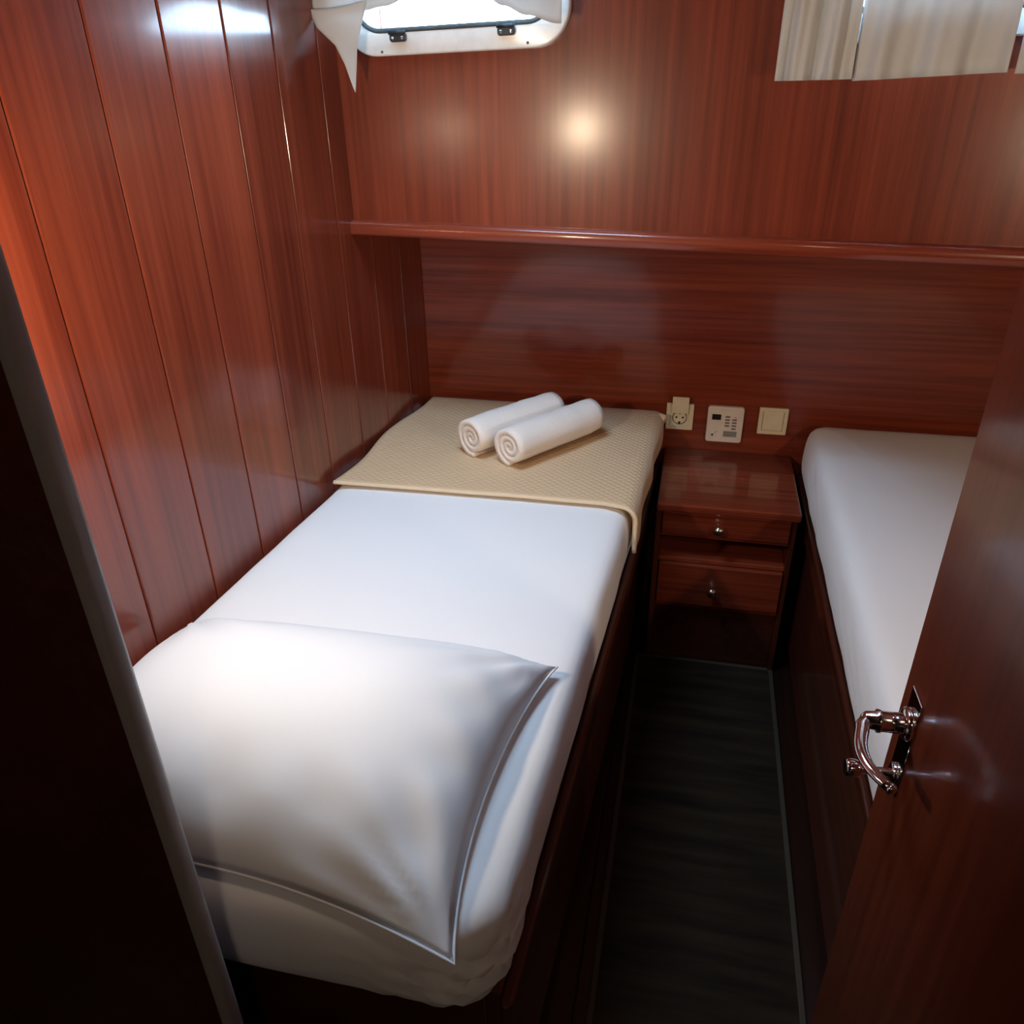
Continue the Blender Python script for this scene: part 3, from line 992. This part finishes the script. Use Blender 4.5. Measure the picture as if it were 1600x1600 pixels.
sw = fitting('light_switch', 0.2595, 0.645, 'ivory square light switch on the back wall beside the right bed', 'light switch')
plate('cover_plate', [rrect(-0.041, 0.041, -0.041, 0.041, 0.003, 4), rrect(-0.0295, 0.0295, -0.0295, 0.0295, 0.002, 3)], 0.011, IVORY, sw, bev=0.002, loc=(0, -0.011, 0))
box('rocker', (-0.0285, -0.0105, -0.0285), (0.0285, -0.001, 0.0285), IVORY, sw, 0.0015, rot=(math.radians(-4), 0, 0))

# ================================================================== floor runner
rn = tag(empty('floor_runner', (0.124, 1.08, 0)), 'dark grey-brown runner mat on the floor between the beds', 'rug')
plate('mat', [rrect(-0.190, 0.190, -0.86, 0.868, 0.006, 3)], 0.006, RUNNER, rn, axis='XY', loc=(0, 0, 0.001))
for x0 in (-0.199, 0.187):
    box('binding', (x0, -0.865, 0.001), (x0 + 0.012, 0.874, 0.0085), BINDING, rn, 0.002)
box('binding', (-0.187, 0.862, 0.001), (0.187, 0.874, 0.0085), BINDING, rn, 0.002)

# ================================================================== door with lever handle
HG = Vector((0.322, 0.325, 0)); ED = Vector((0.303, 0.862, 0))
dd = (ED - HG); DW = dd.length
door = empty('door_1', HG, (0, 0, math.atan2(dd.y, dd.x)))
struct(door, 'open mahogany cabin door with chrome lever at the right')
# local: x along the door to its free edge, y+ towards the left bed face
box('door_leaf', (0.0, -0.028, 0.03), (DW, 0.0, 1.88), WOOD_DOOR, door, 0.003)
hx = DW - 0.050
HZ = 0.850
hd = box('lock_plate', (hx - 0.020, 0.0, HZ - 0.105), (hx + 0.020, 0.003, HZ + 0.045), STEEL, door, 0.0012)
lathe('rosette', [(0.021, 0.0), (0.021, 0.004), (0.018, 0.007), (0.013, 0.009)], STEEL, hd, axis=(0, 1, 0), loc=(hx, 0.003, HZ))
lathe('lever_neck', [(0.0130, 0.0), (0.0130, 0.030), (0.0145, 0.032), (0.0145, 0.035), (0.0115, 0.037), (0.0105, 0.048), (0.006, 0.053)], STEEL, hd, axis=(0, 1, 0), loc=(hx, 0.005, HZ))
lv = []
rads = []
for k in range(22):
    t = k / 21
    if t < 0.28:                               # bend out of the neck
        a = t / 0.28 * math.pi / 2
        lv.append((hx + 0.001 - 0.020 * (1 - math.cos(a)), 0.040 + 0.020 * math.sin(a), HZ))
    else:
        s = (t - 0.28) / 0.72
        lv.append((hx - 0.019 - 0.088 * s, 0.060 + 0.010 * math.sin(math.pi * s * 0.9) - 0.016 * s ** 2.5, HZ - 0.001 * s))
    rads.append(0.0090 - 0.0025 * t)
tube('lever', lv, rads, STEEL, hd, 16, False, 0.85)
lathe('lever_end', [(0.0068, 0.0), (0.0066, 0.003), (0.0045, 0.006)], STEEL, hd, axis=(-0.72, -0.6, 0), loc=lv[-1], n=16)
lathe('turn_rosette', [(0.014, 0.0), (0.014, 0.003), (0.011, 0.005)], STEEL, hd, axis=(0, 1, 0), loc=(hx, 0.003, HZ - 0.082))
lathe('thumb_turn', [(0.0055, 0.0), (0.0055, 0.036), (0.010, 0.040), (0.0115, 0.046), (0.0115, 0.054), (0.0095, 0.0565), (0.006, 0.0545)], STEEL, hd, axis=(0, 1, 0), loc=(hx, 0.006, HZ - 0.082))
box('latch_plate', (DW - 0.0005, -0.024, HZ - 0.09), (DW + 0.0015, -0.004, HZ + 0.05), STEEL, door, 0.0004)
box('latch_bolt', (DW, -0.019, HZ - 0.008), (DW + 0.009, -0.009, HZ + 0.008), STEEL, door, 0.002)
for hz in (0.25, 1.60):
    tube('hinge', [(-0.004, 0.004, hz), (-0.004, 0.004, hz + 0.08)], 0.006, STEEL, door, 12)

# ================================================================== lamps
def reading_lamp(loc, head, aim, power, label):
    r = tag(empty('reading_lamp', loc), label, 'lamp', 'bedside reading lamps')
    o = Vector(loc); hd_ = Vector(head) - o
    a = (Vector(aim) - Vector(head)).normalized()
    lathe('wall_plate', [(0.035, 0.0), (0.035, 0.008), (0.028, 0.014), (0.010, 0.018)], STEEL, r, axis=(0, 1, 0))
    back = hd_ - a * 0.050
    tube('arm', [(0, 0.012, 0), (0, 0.026, -0.004), (back.x * 0.5, (0.026 + back.y) / 2, -0.012), tuple(back)], 0.006, STEEL, r, 10)
    sh = lathe('lamp_shade', [(0.012, -0.055), (0.026, -0.046), (0.031, -0.028), (0.034, 0.004), (0.031, 0.004), (0.028, -0.028), (0.020, -0.040), (0.008, -0.043)], STEEL, r, axis=a, loc=hd_)
    lathe('bulb', [(0.006, -0.038), (0.018, -0.026), (0.021, -0.012), (0.015, -0.002), (0.005, 0.001)], BULB, sh, axis=a)
    d = bpy.data.lights.new('reading_light', 'SPOT')
    d.energy = power
    d.color = (1.0, 0.77, 0.53)
    d.spot_size = math.radians(163)
    d.spot_blend = 0.70
    d.shadow_soft_size = 0.030
    l = bpy.data.objects.new('reading_light', d)
    COL.objects.link(l)
    l.parent = r
    l.location = hd_ + a * 0.030
    l.rotation_euler = a.to_track_quat('-Z', 'Y').to_euler()
    return r
reading_lamp((-0.71, 0.486, 1.41), (-0.70, 0.545, 1.375), (-0.30, 1.90, 1.10), LAMP, 'steel reading lamp lit above the head of the left bed')
reading_lamp((0.95, 0.300, 1.38), (0.94, 0.370, 1.36), (0.60, 1.90, 1.10), LAMP * 0.9, 'steel reading lamp lit above the head of the right bed')
pg = tag(empty('ceiling_lamp', (0.15, -0.55, CEIL)), 'round ceiling lamp in the passage', 'lamp')
lathe('lamp_rim', [(0.085, 0.0), (0.085, 0.012), (0.075, 0.020)], STEEL, pg, axis=(0, 0, -1))
lathe('diffuser', [(0.072, 0.018), (0.060, 0.032), (0.030, 0.042), (0.008, 0.045)], BULB2, pg, axis=(0, 0, -1))
